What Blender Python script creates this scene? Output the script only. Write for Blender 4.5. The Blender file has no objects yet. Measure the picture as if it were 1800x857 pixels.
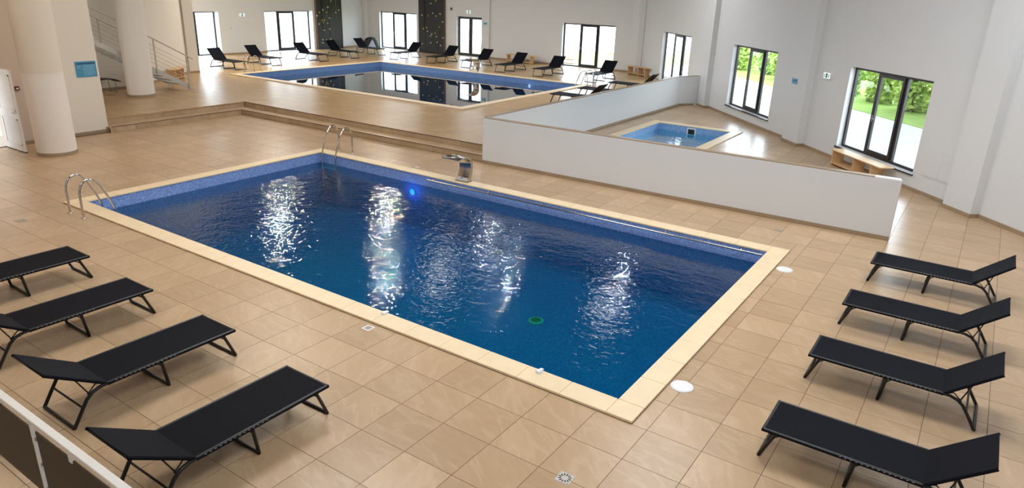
import bpy, math, random
from mathutils import Vector, Matrix
random.seed(11)
PI = math.pi
scene = bpy.context.scene
COL = scene.collection

# ------------------------------------------------------------------ camera
CAM = Vector((5.24108, -4.83950, 4.35538))
FPX, PITCH, YAW, ROLL = 1222.05, 0.352248, -0.589924, 0.0335666
cp, sp, cy, sy = math.cos(PITCH), math.sin(PITCH), math.cos(YAW), math.sin(YAW)
FWD = Vector((sy * cp, cy * cp, -sp))
_r = Vector((cy, -sy, 0))
_u = _r.cross(FWD)
RGT = math.cos(ROLL) * _r + math.sin(ROLL) * _u
UPV = -math.sin(ROLL) * _r + math.cos(ROLL) * _u
cd = bpy.data.cameras.new('camera')
cd.sensor_width = 36.0
cd.lens = FPX / 1800 * 36
cd.clip_start, cd.clip_end = 0.05, 400
co = bpy.data.objects.new('camera', cd)
COL.objects.link(co)
M4 = Matrix.Identity(4)
for i in range(3):
    M4[i][0], M4[i][1], M4[i][2], M4[i][3] = RGT[i], UPV[i], -FWD[i], CAM[i]
co.matrix_world = M4
scene.camera = co

# ------------------------------------------------------------------ world, exposure
SKY_STRENGTH = 9.0
world = bpy.data.worlds.new('sky')
scene.world = world
world.use_nodes = True
wn = world.node_tree
wn.nodes.clear()
wo = wn.nodes.new('ShaderNodeOutputWorld')
wb = wn.nodes.new('ShaderNodeBackground')
wg = wn.nodes.new('ShaderNodeValToRGB')
wt = wn.nodes.new('ShaderNodeTexCoord')
wx = wn.nodes.new('ShaderNodeSeparateXYZ')
wn.links.new(wt.outputs['Generated'], wx.inputs[0])
wn.links.new(wx.outputs['Z'], wg.inputs[0])
wg.color_ramp.elements[0].color = (0.84, 0.92, 1.0, 1)
wg.color_ramp.elements[1].color = (0.62, 0.79, 1.0, 1)
wn.links.new(wg.outputs[0], wb.inputs[0])
wb.inputs[1].default_value = SKY_STRENGTH
wn.links.new(wb.outputs[0], wo.inputs[0])
scene.view_settings.view_transform = 'Standard'
scene.view_settings.look = 'None'
scene.view_settings.gamma = 1
scene.view_settings.exposure = 0.33
scene.view_settings.use_curve_mapping = False
scene.cycles.use_denoising = True
scene.cycles.max_bounces = 10
scene.cycles.diffuse_bounces = 5
scene.cycles.transparent_max_bounces = 16
scene.cycles.sample_clamp_indirect = 6

# ceiling lamps and added lamps: (x, y, z, radius, watts, colour)
WARM = (1.0, 0.90, 0.77)
NEUT = (0.96, 0.975, 1.0)
LAMPS = [
    (-13.5, 14.0, 7.0, 0.08, 90, NEUT), (-14.3, 22.0, 7.0, 0.08, 90, NEUT),
    (-10.3, 18.1, 7.0, 0.08, 90, NEUT), (-6.5, 21.6, 7.0, 0.08, 90, NEUT),
    (-27.8, 14.1, 7.0, 0.14, 170, WARM), (-23.6, 16.7, 7.0, 0.2, 280, WARM),
    (-20.6, 21.3, 7.0, 0.16, 240, WARM),
    (-14.2, 18.2, 7.7, 0.8, 45, NEUT), (-6.3, 20.0, 7.7, 0.8, 45, NEUT), (-14.7, 22.6, 7.7, 0.7, 35, NEUT),  # broad dim discs added to mirror as pale patches in the near pool
]
FILL_LAMPS = [  # unseen fill lamps added to brighten the lower floor
    (-12.5, 0.5, 7.6, 1.6, 110, (1.0, 0.82, 0.62)), (-12.0, 7.5, 7.6, 1.6, 190, WARM), (-4.0, 3.0, 7.6, 1.6, 300, NEUT),
    (3.5, 4.0, 7.6, 1.6, 260, NEUT), (-5.0, -4.5, 7.6, 1.6, 120, (1.0, 0.82, 0.62)), (5.0, -4.0, 7.6, 1.6, 220, NEUT),
    (6.0, 9.5, 7.6, 1.2, 160, NEUT), (0.0, 10.0, 7.6, 1.2, 180, NEUT),
]

# ------------------------------------------------------------------ helpers
def srgb(r, g, b):
    f = lambda c: (c / 255 / 12.92) if c / 255 <= 0.04045 else ((c / 255 + 0.055) / 1.055) ** 2.4
    return (f(r), f(g), f(b), 1)

class NT:
    def __init__(s, name):
        s.m = bpy.data.materials.new(name)
        s.m.use_nodes = True
        s.t = s.m.node_tree
        s.t.nodes.clear()
        s.out = s.t.nodes.new('ShaderNodeOutputMaterial')
    def n(s, typ, ins=None, **props):
        nd = s.t.nodes.new('ShaderNode' + typ)
        for k, v in props.items():
            setattr(nd, k, v)
        for k, v in (ins or {}).items():
            sock = nd.inputs[k]
            if isinstance(v, bpy.types.NodeSocket):
                s.t.links.new(v, sock)
            else:
                sock.default_value = v
        return nd
    def mix(s, fac, a, b, blend='MIX'):
        nd = s.n('Mix', data_type='RGBA', blend_type=blend)
        for k, v in ((0, fac), (6, a), (7, b)):
            if isinstance(v, bpy.types.NodeSocket):
                s.t.links.new(v, nd.inputs[k])
            else:
                nd.inputs[k].default_value = v
        return nd.outputs[2]
    def ramp(s, fac, stops):
        nd = s.n('ValToRGB', {0: fac})
        e = nd.color_ramp.elements
        while len(e) < len(stops):
            e.new(0.5)
        for el, (p, c) in zip(e, stops):
            el.position = p
            el.color = c
        return nd.outputs[0]
    def fin(s, sh):
        s.t.links.new(sh, s.out.inputs[0])
        return s.m

def simple(name, col, rough=0.5, metal=0.0, noise=0.06, scale=9.0, bump=0.0, spec=0.5, coat=0.0):
    """principled with a faint procedural colour variation"""
    t = NT(name)
    tc = t.n('TexCoord')
    nz = t.n('TexNoise', {'Vector': tc.outputs['Object'], 'Scale': scale, 'Detail': 4.0})
    dark = tuple(c * (1 - noise * 2) for c in col[:3]) + (1,)
    lite = tuple(min(1, c * (1 + noise)) for c in col[:3]) + (1,)
    c = t.mix(nz.outputs[0], dark, lite)
    ins = {'Base Color': c, 'Roughness': rough, 'Metallic': metal, 'Specular IOR Level': spec, 'Coat Weight': coat}
    if bump:
        b = t.n('Bump', {'Height': nz.outputs[0], 'Strength': bump, 'Distance': 0.01})
        ins['Normal'] = b.outputs[0]
    return t.fin(t.n('BsdfPrincipled', ins).outputs[0])

class MB:
    """collects geometry for ONE mesh"""
    def __init__(s):
        s.v, s.f, s.sm, s.uv = [], [], [], None
    def add(s, vs, fs, smooth=False):
        o = len(s.v)
        s.v += [tuple(v) for v in vs]
        s.f += [tuple(i + o for i in f) for f in fs]
        s.sm += [smooth] * len(fs)
        return s
    def box(s, x0, x1, y0, y1, z0, z1, nobottom=False):
        vs = [(x, y, z) for z in (z0, z1) for y in (y0, y1) for x in (x0, x1)]
        fs = [(4, 5, 7, 6), (0, 1, 5, 4), (1, 3, 7, 5), (3, 2, 6, 7), (2, 0, 4, 6)]
        if not nobottom:
            fs.append((0, 2, 3, 1))
        return s.add(vs, fs)
    def prism(s, poly, z0, z1):
        n = len(poly)
        vs = [(p[0], p[1], z0) for p in poly] + [(p[0], p[1], z1) for p in poly]
        fs = [tuple(range(n - 1, -1, -1)), tuple(range(n, 2 * n))]
        fs += [(i, (i + 1) % n, n + (i + 1) % n, n + i) for i in range(n)]
        return s.add(vs, fs)
    def xprism(s, poly, x0, x1):
        """polygon given in (y, z), extruded along x"""
        n = len(poly)
        vs = [(x0, p[0], p[1]) for p in poly] + [(x1, p[0], p[1]) for p in poly]
        fs = [tuple(range(n - 1, -1, -1)), tuple(range(n, 2 * n))]
        fs += [(i, (i + 1) % n, n + (i + 1) % n, n + i) for i in range(n)]
        return s.add(vs, fs)
    def tube(s, path, r, n=8, closed=False):
        P = [Vector(p) for p in path]
        m = len(P)
        vs = []
        ref = None
        for i in range(m):
            a = P[i - 1] if (i > 0 or closed) else P[i]
            b = P[(i + 1) % m] if (i < m - 1 or closed) else P[i]
            t = (b - a).normalized()
            if ref is None:
                ref = Vector((0, 0, 1)) if abs(t.z) < 0.9 else Vector((1, 0, 0))
            u = t.cross(ref)
            if u.length < 1e-4:
                u = t.cross(Vector((0.3, 1, 0.2)))
            u.normalize()
            w = u.cross(t).normalized()
            ref = w
            rr = r[i] if isinstance(r, (list, tuple)) else r
            vs += [P[i] + rr * (math.cos(2 * PI * k / n) * u + math.sin(2 * PI * k / n) * w) for k in range(n)]
        fs = []
        for i in range(m if closed else m - 1):
            j = (i + 1) % m
            for k in range(n):
                fs.append((i * n + k, i * n + (k + 1) % n, j * n + (k + 1) % n, j * n + k))
        s.add(vs, fs, True)
        if not closed:
            s.add(vs[:n], [tuple(range(n))[::-1]])
            s.add(vs[-n:], [tuple(range(n))])
        return s
    def lathe(s, prof, n=24, cx=0, cy=0, cap=True):
        vs = [(cx + r * math.cos(2 * PI * k / n), cy + r * math.sin(2 * PI * k / n), z) for r, z in prof for k in range(n)]
        fs = []
        for i in range(len(prof) - 1):
            for k in range(n):
                fs.append((i * n + k, i * n + (k + 1) % n, (i + 1) * n + (k + 1) % n, (i + 1) * n + k))
        s.add(vs, fs, True)
        if cap:
            s.add(vs[:n], [tuple(range(n))[::-1]])
            s.add(vs[-n:], [tuple(range(n))])
        return s
    def mesh(s, name, mat=None):
        me = bpy.data.meshes.new(name)
        me.from_pydata(s.v, [], s.f)
        me.polygons.foreach_set('use_smooth', s.sm)
        if mat:
            me.materials.append(mat)
        me.update()
        return me
    def build(s, name, mat, parent=None, loc=None, bevel=0.0, mx=None):
        o = bpy.data.objects.new(name, s.mesh(name, mat))
        COL.objects.link(o)
        if parent is not None:
            o.parent = parent
        if mx is not None:
            o.matrix_local = mx
        if loc is not None:
            o.location = loc
        if bevel:
            bv = o.modifiers.new('bevel', 'BEVEL')
            bv.width = bevel
            bv.segments = 2
            bv.limit_method = 'ANGLE'
        return o

def tag(o, label=None, cat=None, group=None, kind=None):
    if label: o['label'] = label
    if cat: o['category'] = cat
    if group: o['group'] = group
    if kind: o['kind'] = kind
    return o
def thing(name, label, cat, loc=(0, 0, 0), rz=0.0, group=None, scale=1.0):
    o = bpy.data.objects.new(name, None)
    o.empty_display_size = 0.1
    COL.objects.link(o)
    o.location = loc
    o.rotation_euler = (0, 0, rz)
    o.scale = (scale,) * 3
    return tag(o, label, cat, group)
def copy_tree(o, parent=None):
    c = o.copy()
    COL.objects.link(c)
    if parent is not None:
        c.parent = parent
    for ch in list(o.children):
        copy_tree(ch, c)
    return c

def proj(p):
    d = Vector(p) - CAM
    w = d.dot(FWD)
    if w < 0.1:
        return None
    return (900 + FPX * d.dot(RGT) / w, 428 - FPX * d.dot(UPV) / w, w)

# ------------------------------------------------------------------ materials
def mat_tile(name, tint=(1, 1, 1)):
    t = NT(name)
    geo = t.n('NewGeometry')
    oi = t.n('ObjectInfo')
    rs = t.n('Math', {0: oi.outputs['Random'], 1: geo.outputs['Random Per Island']}, operation='ADD')
    fr = t.n('Math', {0: rs.outputs[0]}, operation='FRACT')
    f2 = t.n('Math', {0: fr.outputs[0], 1: 7.31}, operation='MULTIPLY')
    f2 = t.n('Math', {0: f2.outputs[0]}, operation='FRACT')
    off = t.n('CombineXYZ', {0: t.n('Math', {0: fr.outputs[0], 1: 40.0}, operation='MULTIPLY').outputs[0],
                             1: t.n('Math', {0: f2.outputs[0], 1: 40.0}, operation='MULTIPLY').outputs[0]})
    vec = t.n('VectorMath', {0: geo.outputs['Position'], 1: off.outputs[0]}, operation='ADD')
    ang = t.n('Math', {0: f2.outputs[0], 1: 1.2}, operation='MULTIPLY')
    rot = t.n('VectorRotate', {'Vector': vec.outputs[0], 'Angle': ang.outputs[0]}, rotation_type='Z_AXIS')
    mp = t.n('Mapping', {'Vector': rot.outputs[0], 'Scale': (0.8, 2.4, 1.0)})
    n1 = t.n('TexNoise', {'Vector': mp.outputs[0], 'Scale': 1.3, 'Detail': 6.0, 'Roughness': 0.55, 'Distortion': 0.0})
    n2 = t.n('TexNoise', {'Vector': mp.outputs[0], 'Scale': 7.0, 'Detail': 6.0, 'Roughness': 0.6, 'Distortion': 0.0})
    c = t.ramp(n1.outputs[0], [(0.30, (0.455 * tint[0], 0.335 * tint[1], 0.215 * tint[2], 1)), (0.5, (0.465 * tint[0], 0.345 * tint[1], 0.224 * tint[2], 1)),
                               (0.70, (0.51 * tint[0], 0.39 * tint[1], 0.263 * tint[2], 1))])
    n3 = t.n('TexNoise', {'Vector': mp.outputs[0], 'Scale': 1.0, 'Detail': 5.0, 'Roughness': 0.55, 'Distortion': 0.5})
    rd = t.n('Math', {0: n3.outputs[0], 1: 0.5}, operation='SUBTRACT')
    rd = t.n('Math', {0: rd.outputs[0]}, operation='ABSOLUTE')
    vein = t.ramp(rd.outputs[0], [(0.0, (1, 1, 1, 1)), (0.035, (0, 0, 0, 1))])
    vm = t.n('Math', {0: vein, 1: 0.35}, operation='MULTIPLY')
    c = t.mix(vm.outputs[0], c, (0.58 * tint[0], 0.465 * tint[1], 0.335 * tint[2], 1))
    v = t.ramp(n2.outputs[0], [(0.30, (0.93, 0.93, 0.93, 1)), (0.6, (1.03, 1.03, 1.03, 1))])
    c = t.mix(0.6, c, v, 'MULTIPLY')
    k = t.ramp(f2.outputs[0], [(0.0, (0.90, 0.89, 0.875, 1)), (1.0, (1.05, 1.05, 1.06, 1))])
    c = t.mix(1.0, c, k, 'MULTIPLY')
    rg = t.ramp(n1.outputs[0], [(0.3, (0.29, 0.29, 0.29, 1)), (0.7, (0.33, 0.33, 0.33, 1))])
    return t.fin(t.n('BsdfPrincipled', {'Base Color': c, 'Roughness': rg, 'Specular IOR Level': 0.5}).outputs[0])

def mat_mosaic(name, c1, c2, mortar, size=0.028):
    t = NT(name)
    uv = t.n('UVMap')
    br = t.n('TexBrick', {'Vector': uv.outputs[0], 'Color1': c1, 'Color2': c2, 'Mortar': mortar, 'Scale': 1.0, 'Mortar Size': 0.0022,
                          'Mortar Smooth': 0.2, 'Bias': 0.0, 'Brick Width': size, 'Row Height': size}, offset=0.0, squash=1.0)
    nz = t.n('TexNoise', {'Vector': uv.outputs[0], 'Scale': 22.0, 'Detail': 3.0})
    c = t.mix(0.5, br.outputs[0], t.ramp(nz.outputs[0], [(0.3, (0.6, 0.65, 0.75, 1)), (0.7, (1.3, 1.25, 1.15, 1))]), 'MULTIPLY')
    bp = t.n('Bump', {'Height': br.outputs[1], 'Strength': 0.3, 'Distance': 0.002}, invert=True)
    return t.fin(t.n('BsdfPrincipled', {'Base Color': c, 'Roughness': 0.4, 'Normal': bp.outputs[0]}).outputs[0])

def mat_water(name, tint, scale, strength, big=0.0, dist=0.03, ior=1.33):
    t = NT(name)
    geo = t.n('NewGeometry')
    mp = t.n('Mapping', {'Vector': geo.outputs['Position'], 'Rotation': (0, 0, 0.6), 'Scale': (1.0, 1.5, 1.0)})
    n1 = t.n('TexNoise', {'Vector': mp.outputs[0], 'Scale': scale, 'Detail': 2.5, 'Roughness': 0.5, 'Distortion': 0.5})
    n2 = t.n('TexNoise', {'Vector': mp.outputs[0], 'Scale': scale * 0.28, 'Detail': 1.0})
    sx = t.n('SeparateXYZ', {0: geo.outputs['Position']})
    # the end by the ladders is choppier than the far right end
    amp = t.n('MapRange', {0: sx.outputs['X'], 1: -9.0, 2: 2.5, 3: 1.0, 4: 1.0 - big})
    h = t.n('Math', {0: n1.outputs[0], 1: amp.outputs[0]}, operation='MULTIPLY')
    h = t.n('Math', {0: h.outputs[0], 1: n2.outputs[0]}, operation='ADD')
    bp = t.n('Bump', {'Height': h.outputs[0], 'Strength': strength, 'Distance': dist})
    # mirror share by the angle of view (Schlick)
    r0 = ((ior - 1) / (ior + 1)) ** 2
    cs = t.n('VectorMath', {0: geo.outputs['Incoming'], 1: bp.outputs[0]}, operation='DOT_PRODUCT')
    om = t.n('Math', {0: 1.0, 1: cs.outputs['Value']}, operation='SUBTRACT', use_clamp=True)
    p5 = t.n('Math', {0: om.outputs[0], 1: 5.0}, operation='POWER')
    fr = t.n('Math', {0: p5.outputs[0], 1: 1 - r0, 2: r0}, operation='MULTIPLY_ADD')
    gl = t.n('BsdfGlossy', {'Color': (1, 1, 1, 1), 'Roughness': 0.015, 'Normal': bp.outputs[0]})
    tr = t.n('BsdfTransparent', {'Color': tint})
    mx = t.n('MixShader', {0: fr.outputs[0], 1: tr.outputs[0], 2: gl.outputs[0]})
    return t.fin(mx.outputs[0])

def mat_glass(name):
    t = NT(name)
    fr = t.n('Fresnel', {'IOR': 1.45})
    gl = t.n('BsdfGlossy', {'Color': (1, 1, 1, 1), 'Roughness': 0.01})
    geo = t.n('NewGeometry')
    front = t.n('Math', {0: 1.0, 1: geo.outputs['Backfacing']}, operation='SUBTRACT')
    fac = t.n('Math', {0: fr.outputs[0], 1: front.outputs[0]}, operation='MULTIPLY')   # only the outer faces mirror
    tr = t.n('BsdfTransparent', {'Color': (0.95, 0.97, 0.97, 1)})
    return t.fin(t.n('MixShader', {0: fac.outputs[0], 1: tr.outputs[0], 2: gl.outputs[0]}).outputs[0])

def mat_emit(name, col, st):
    t = NT(name)
    return t.fin(t.n('Emission', {'Color': col, 'Strength': st}).outputs[0])

def mat_wood(name, a, b):
    t = NT(name)
    tc = t.n('TexCoord')
    mp = t.n('Mapping', {'Vector': tc.outputs['Object'], 'Scale': (1.5, 14, 14)})
    nz = t.n('TexNoise', {'Vector': mp.outputs[0], 'Scale': 2.0, 'Detail': 6.0, 'Distortion': 0.8})
    c = t.mix(nz.outputs[0], a, b)
    return t.fin(t.n('BsdfPrincipled', {'Base Color': c, 'Roughness': 0.5}).outputs[0])

def mat_fabric(name, col):
    t = NT(name)
    tc = t.n('TexCoord')
    wv = t.n('TexChecker', {'Vector': tc.outputs['Object'], 'Scale': 260.0, 'Color1': col, 'Color2': tuple(c * 0.7 for c in col[:3]) + (1,)})
    bp = t.n('Bump', {'Height': wv.outputs[1], 'Strength': 0.15, 'Distance': 0.001})
    return t.fin(t.n('BsdfPrincipled', {'Base Color': wv.outputs[0], 'Roughness': 0.7, 'Normal': bp.outputs[0], 'Specular IOR Level': 0.12}).outputs[0])

MT_TILE = mat_tile('beige_stone_tile', (1.06, 0.985, 0.90))
MT_TILED = mat_tile('beige_deck_tile', (1.04, 0.90, 0.64))
MT_GROUT = simple('grout', (0.13, 0.085, 0.05, 1), 0.9)
MT_BASE = simple('baseboard_stone', (0.36, 0.265, 0.17, 1), 0.4, noise=0.12, scale=3)
MT_RISER = mat_tile('step_riser_stone', (0.92, 0.9, 0.86))
MT_WALL = simple('white_plaster', (0.70, 0.72, 0.735, 1), 0.85, noise=0.012, scale=1.2)
MT_CREAM = simple('cream_plaster', (0.76, 0.70, 0.62, 1), 0.85, noise=0.012, scale=1.2)
MT_TAN = simple('tan_plaster', (0.60, 0.50, 0.42, 1), 0.85, noise=0.012, scale=1.2)
MT_COLUMN = simple('column_paint', (0.82, 0.77, 0.71, 1), 0.6, noise=0.01)
MT_COLUMN2 = simple('column_upper_cream', (0.75, 0.68, 0.58, 1), 0.7, noise=0.01)  # darker cream for the upper part of the first column
MT_CEIL = simple('grey_ceiling', (0.13, 0.13, 0.13, 1), 0.9)
MT_COPING = simple('sand_coping', (0.86, 0.69, 0.45, 1), 0.45, noise=0.06, scale=4)
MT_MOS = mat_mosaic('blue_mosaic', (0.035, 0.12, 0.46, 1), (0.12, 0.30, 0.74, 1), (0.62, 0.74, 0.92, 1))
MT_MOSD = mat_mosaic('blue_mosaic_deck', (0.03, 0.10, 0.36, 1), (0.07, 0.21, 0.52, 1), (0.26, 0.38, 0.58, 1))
MT_WATER = mat_water('rippled_pool_water', (0.06, 0.45, 0.52, 1), 8.5, 0.45, 0.55, 0.022, 1.36)
MT_WATER2 = mat_water('still_pool_water', (0.22, 0.5, 0.5, 1), 1.5, 0.03, 0.0, 0.03, 3.6)
MT_WATER3 = mat_water('small_pool_water', (0.42, 0.88, 0.9, 1), 7.0, 0.25, 0.0, 0.02)
MT_GLASS = mat_glass('window_glass')
MT_FRAME = simple('dark_brown_frame', (0.022, 0.016, 0.015, 1), 0.4)
MT_SILL = simple('black_sill', (0.008, 0.009, 0.014, 1), 0.38, spec=0.25)
MT_STEEL = simple('polished_steel', (0.62, 0.58, 0.53, 1), 0.16, 1.0, 0.03)
MT_GALV = simple('galvanised_steel', (0.58, 0.55, 0.50, 1), 0.42, 0.55, 0.06)
MT_FABRIC = mat_fabric('black_mesh_fabric', (0.0028, 0.0036, 0.0085, 1))
MT_BLACK = simple('black_powder_coat', (0.004, 0.004, 0.005, 1), 0.4)
MT_LACE = simple('pale_lace', (0.30, 0.29, 0.28, 1), 0.6)
MT_PLY = mat_wood('pale_pine', (0.62, 0.38, 0.17, 1), (0.78, 0.53, 0.28, 1))
MT_WHITE = simple('white_plastic', (0.82, 0.82, 0.83, 1), 0.35, noise=0.01)
MT_WPAINT = simple('white_rail_paint', (0.80, 0.78, 0.74, 1), 0.35, noise=0.02)
MT_DPANEL = simple('dark_brown_panel', (0.018, 0.013, 0.009, 1), 0.45)
MT_CLIMB = simple('charcoal_panel', (0.017, 0.015, 0.014, 1), 0.6, noise=0.15, scale=3)
MT_EDGE = simple('brown_edge', (0.16, 0.09, 0.055, 1), 0.6)
MT_HY = simple('yellow_hold', (0.62, 0.52, 0.05, 1), 0.5)
MT_HW = simple('pale_hold', (0.72, 0.68, 0.52, 1), 0.5)
MT_ROPE = simple('olive_rope', (0.20, 0.16, 0.05, 1), 0.8)
MT_BLUE = simple('sky_blue_sign', (0.055, 0.28, 0.48, 1), 0.4, noise=0.03)
MT_BLUE2 = simple('sign_print_pale', (0.25, 0.48, 0.62, 1), 0.4)
MT_BLUE3 = simple('sign_print_dark', (0.01, 0.07, 0.16, 1), 0.4)
MT_GREEN = simple('exit_green', (0.0, 0.28, 0.16, 1), 0.4)
MT_DGREEN = simple('exit_dark', (0.0, 0.05, 0.05, 1), 0.4)
MT_RED = simple('alarm_red', (0.16, 0.012, 0.015, 1), 0.4)
MT_GREY = simple('grey_plastic', (0.28, 0.26, 0.24, 1), 0.5)
MT_PLATE = simple('grey_cover', (0.36, 0.32, 0.27, 1), 0.5)
MT_DARK = simple('dark_rubber', (0.015, 0.015, 0.016, 1), 0.6)
MT_PAVE = simple('pale_concrete', (0.62, 0.61, 0.60, 1), 0.9, noise=0.05, scale=0.6)
MT_GRASS = simple('lawn', (0.30, 0.42, 0.06, 1), 0.9, noise=0.25, scale=3)
MT_LEAF = simple('leaves', (0.58, 0.70, 0.18, 1), 0.6, noise=0.3, scale=2)
MT_LEAF2 = simple('deep_leaves', (0.38, 0.52, 0.14, 1), 0.6, noise=0.3, scale=2)
MT_BARK = simple('bark', (0.22, 0.16, 0.11, 1), 0.9, noise=0.2)
MT_WARMWOOD = simple('weathered_board', (0.5, 0.36, 0.24, 1), 0.8)
MT_BAGB = simple('pale_blue_panel', (0.42, 0.50, 0.66, 1), 0.6)

Z = 0.33                                      # upper deck level

# ------------------------------------------------------------------ floors
def grid_slab(name, xs, ys, holes, z0, z1, mat, parent=None):
    """slab over the grid xs x ys with rectangular holes, one connected mesh"""
    hole = lambda x, y: any(a < x < b and c < y < d for a, b, c, d in holes)
    mb = MB()
    nx, ny = len(xs), len(ys)
    idx = lambda i, j, k: (k * ny + j) * nx + i
    vs = [(x, y, z) for z in (z0, z1) for y in ys for x in xs]
    fs = []
    solid = lambda i, j: 0 <= i < nx - 1 and 0 <= j < ny - 1 and not hole((xs[i] + xs[i + 1]) / 2, (ys[j] + ys[j + 1]) / 2)
    for i in range(nx - 1):
        for j in range(ny - 1):
            if not solid(i, j):
                continue
            fs.append((idx(i, j, 1), idx(i + 1, j, 1), idx(i + 1, j + 1, 1), idx(i, j + 1, 1)))
            fs.append((idx(i, j, 0), idx(i, j + 1, 0), idx(i + 1, j + 1, 0), idx(i + 1, j, 0)))
            if not solid(i - 1, j): fs.append((idx(i, j, 0), idx(i, j, 1), idx(i, j + 1, 1), idx(i, j + 1, 0)))
            if not solid(i + 1, j): fs.append((idx(i + 1, j, 0), idx(i + 1, j + 1, 0), idx(i + 1, j + 1, 1), idx(i + 1, j, 1)))
            if not solid(i, j - 1): fs.append((idx(i, j, 0), idx(i + 1, j, 0), idx(i + 1, j, 1), idx(i, j, 1)))
            if not solid(i, j + 1): fs.append((idx(i, j + 1, 0), idx(i, j + 1, 1), idx(i + 1, j + 1, 1), idx(i + 1, j + 1, 0)))
    mb.add(vs, fs)
    used = sorted({i for f in mb.f for i in f})
    rm = {a: b for b, a in enumerate(used)}
    mb.v = [mb.v[i] for i in used]
    mb.f = [tuple(rm[i] for i in f) for f in mb.f]
    return mb.build(name, mat, parent)

def rect_minus(r, h):
    """axis-aligned rectangle r minus h -> list of rectangles (x0,x1,y0,y1)"""
    x0, x1, y0, y1 = r
    a, b, c, d = h
    if a >= x1 or b <= x0 or c >= y1 or d <= y0:
        return [r]
    out = []
    if a > x0: out.append((x0, a, y0, y1)); x0 = a
    if b < x1: out.append((b, x1, y0, y1)); x1 = b
    if c > y0: out.append((x0, x1, y0, c))
    if d < y1: out.append((x0, x1, d, y1))
    return out

GAP = 0.003
def lay_tiles(parent, region, keep, holes, ztop, th, mat, limit, phase=(0.0, 0.0)):
    x0, x1, y0, y1 = region
    cells = []
    i0, i1 = math.floor((x0 - phase[0]) / 0.6), math.ceil((x1 - phase[0]) / 0.6)
    j0, j1 = math.floor((y0 - phase[1]) / 0.6), math.ceil((y1 - phase[1]) / 0.6)
    for i in range(i0, i1):
        for j in range(j0, j1):
            r = (max(x0, phase[0] + .6 * i), min(x1, phase[0] + .6 * i + .6), max(y0, phase[1] + .6 * j), min(y1, phase[1] + .6 * j + .6))
            if r[1] - r[0] < .02 or r[3] - r[2] < .02:
                continue
            if not keep((r[0] + r[1]) / 2, (r[2] + r[3]) / 2):
                continue
            rs = [r]
            for h in holes:
                rs = [q for s in rs for q in rect_minus(s, h)]
            for q in rs:
                if q[1] - q[0] > .02 and q[3] - q[2] > .02:
                    cells.append(q)
    def size(q):
        c = proj(((q[0] + q[1]) / 2, (q[2] + q[3]) / 2, ztop))
        if c is None or not (-40 < c[0] < 1840 and -40 < c[1] < 897):
            return 0
        return (q[1] - q[0]) * (q[3] - q[2]) / c[2] ** 3
    cells.sort(key=size, reverse=True)
    cache = {}
    rest = MB()
    for n, q in enumerate(cells):
        w, d = round(q[1] - q[0], 4), round(q[3] - q[2], 4)
        if n < limit and size(q) > 0:
            if (w, d) not in cache:
                cache[(w, d)] = MB().box(-w / 2 + GAP, w / 2 - GAP, -d / 2 + GAP, d / 2 - GAP, -th, 0).mesh('tile', mat)
            o = bpy.data.objects.new('tile', cache[(w, d)])
            COL.objects.link(o)
            o.parent = parent
            o.location = ((q[0] + q[1]) / 2, (q[2] + q[3]) / 2, ztop)
        else:
            rest.box(q[0] + GAP, q[1] - GAP, q[2] + GAP, q[3] - GAP, ztop - th, ztop, True)
    if rest.v:
        o = rest.build('tile_field', mat, parent)
        o['kind'] = 'stuff'

NP = (-9.74, 2.825, 1.2, 7.9)                 # near pool: outer edge of the coping
BP = (-23.1, -9.85, 14.3, 23.75)              # big pool on the deck
KP = (-4.65, -1.45, 12.9, 19.0)               # small pool behind the half walls
CW = 0.32                                     # coping width
inset = lambda r, w: (r[0] + w, r[1] - w, r[2] + w, r[3] - w)

HW1 = ((-5.47, 9.62), (4.2, 9.78))            # near half wall, front face
HW2X = -5.40                                  # second half wall, face towards the small pool
# right wall: one long slanted line with three pilasters
RW0, RWD = Vector((-10.414, 30.15)), Vector((0.677, -0.736)).normalized()
RWN = Vector((RWD.y, -RWD.x))                    # into the hall
rwp = lambda sd, off=0.0: RW0 + RWD * sd + RWN * off
def inside_right(x, y, m=0.42):
    return (Vector((x, y)) - RW0).dot(RWN) > -m

floor = grid_slab('floor', [-16.05, NP[0] + .02, -5.4, KP[0] + .02, KP[1] - .02, NP[1] - .02, 14.0],
                  [-8.0, NP[2] + .02, NP[3] - .02, 9.9, KP[2] + .02, KP[3] - .02, 24.5],
                  [(NP[0], NP[1], NP[2], NP[3]), (KP[0], KP[1], KP[2], KP[3]), (-17, -5.4, 9.9, 30)], -0.3, -0.004, MT_GROUT)
tag(floor, kind='structure')
def keep_low(x, y):
    if y > 9.7 and x < -5.4: return False
    return inside_right(x, y)
lay_tiles(floor, (-15.87, 13.8, -7.8, 9.72), keep_low, [NP], 0.0, 0.02, MT_TILE, 300)
lay_tiles(floor, (-5.35, 13.8, 9.72, 24.3), keep_low, [KP], 0.0, 0.02, MT_TILE, 0, (0, 0))

deck = grid_slab('deck', [-30.7, BP[0] + .02, -16.34, BP[1] - .02, HW2X - .14],
                 [4.0, 10.22, BP[2] + .02, BP[3] - .02, 30.15],
                 [BP, (-16.34, 0, 0, 10.22)], 0.0, Z - 0.004, MT_GROUT)
tag(deck, kind='structure')
def keep_deck(x, y):
    if x < -24.8 and y < 13.4: return False
    if x < -22.0 and y < 9.0: return False
    if x > -16.3 and y < 10.2: return False
    return inside_right(x, y)
lay_tiles(deck, (-30.7, -16.3, 4.0, 30.15), keep_deck, [BP], Z, 0.02, MT_TILED, 0)
lay_tiles(deck, (-16.3, HW2X - .15, 10.2, 30.15), keep_deck, [BP], Z, 0.02, MT_TILED, 300)

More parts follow.
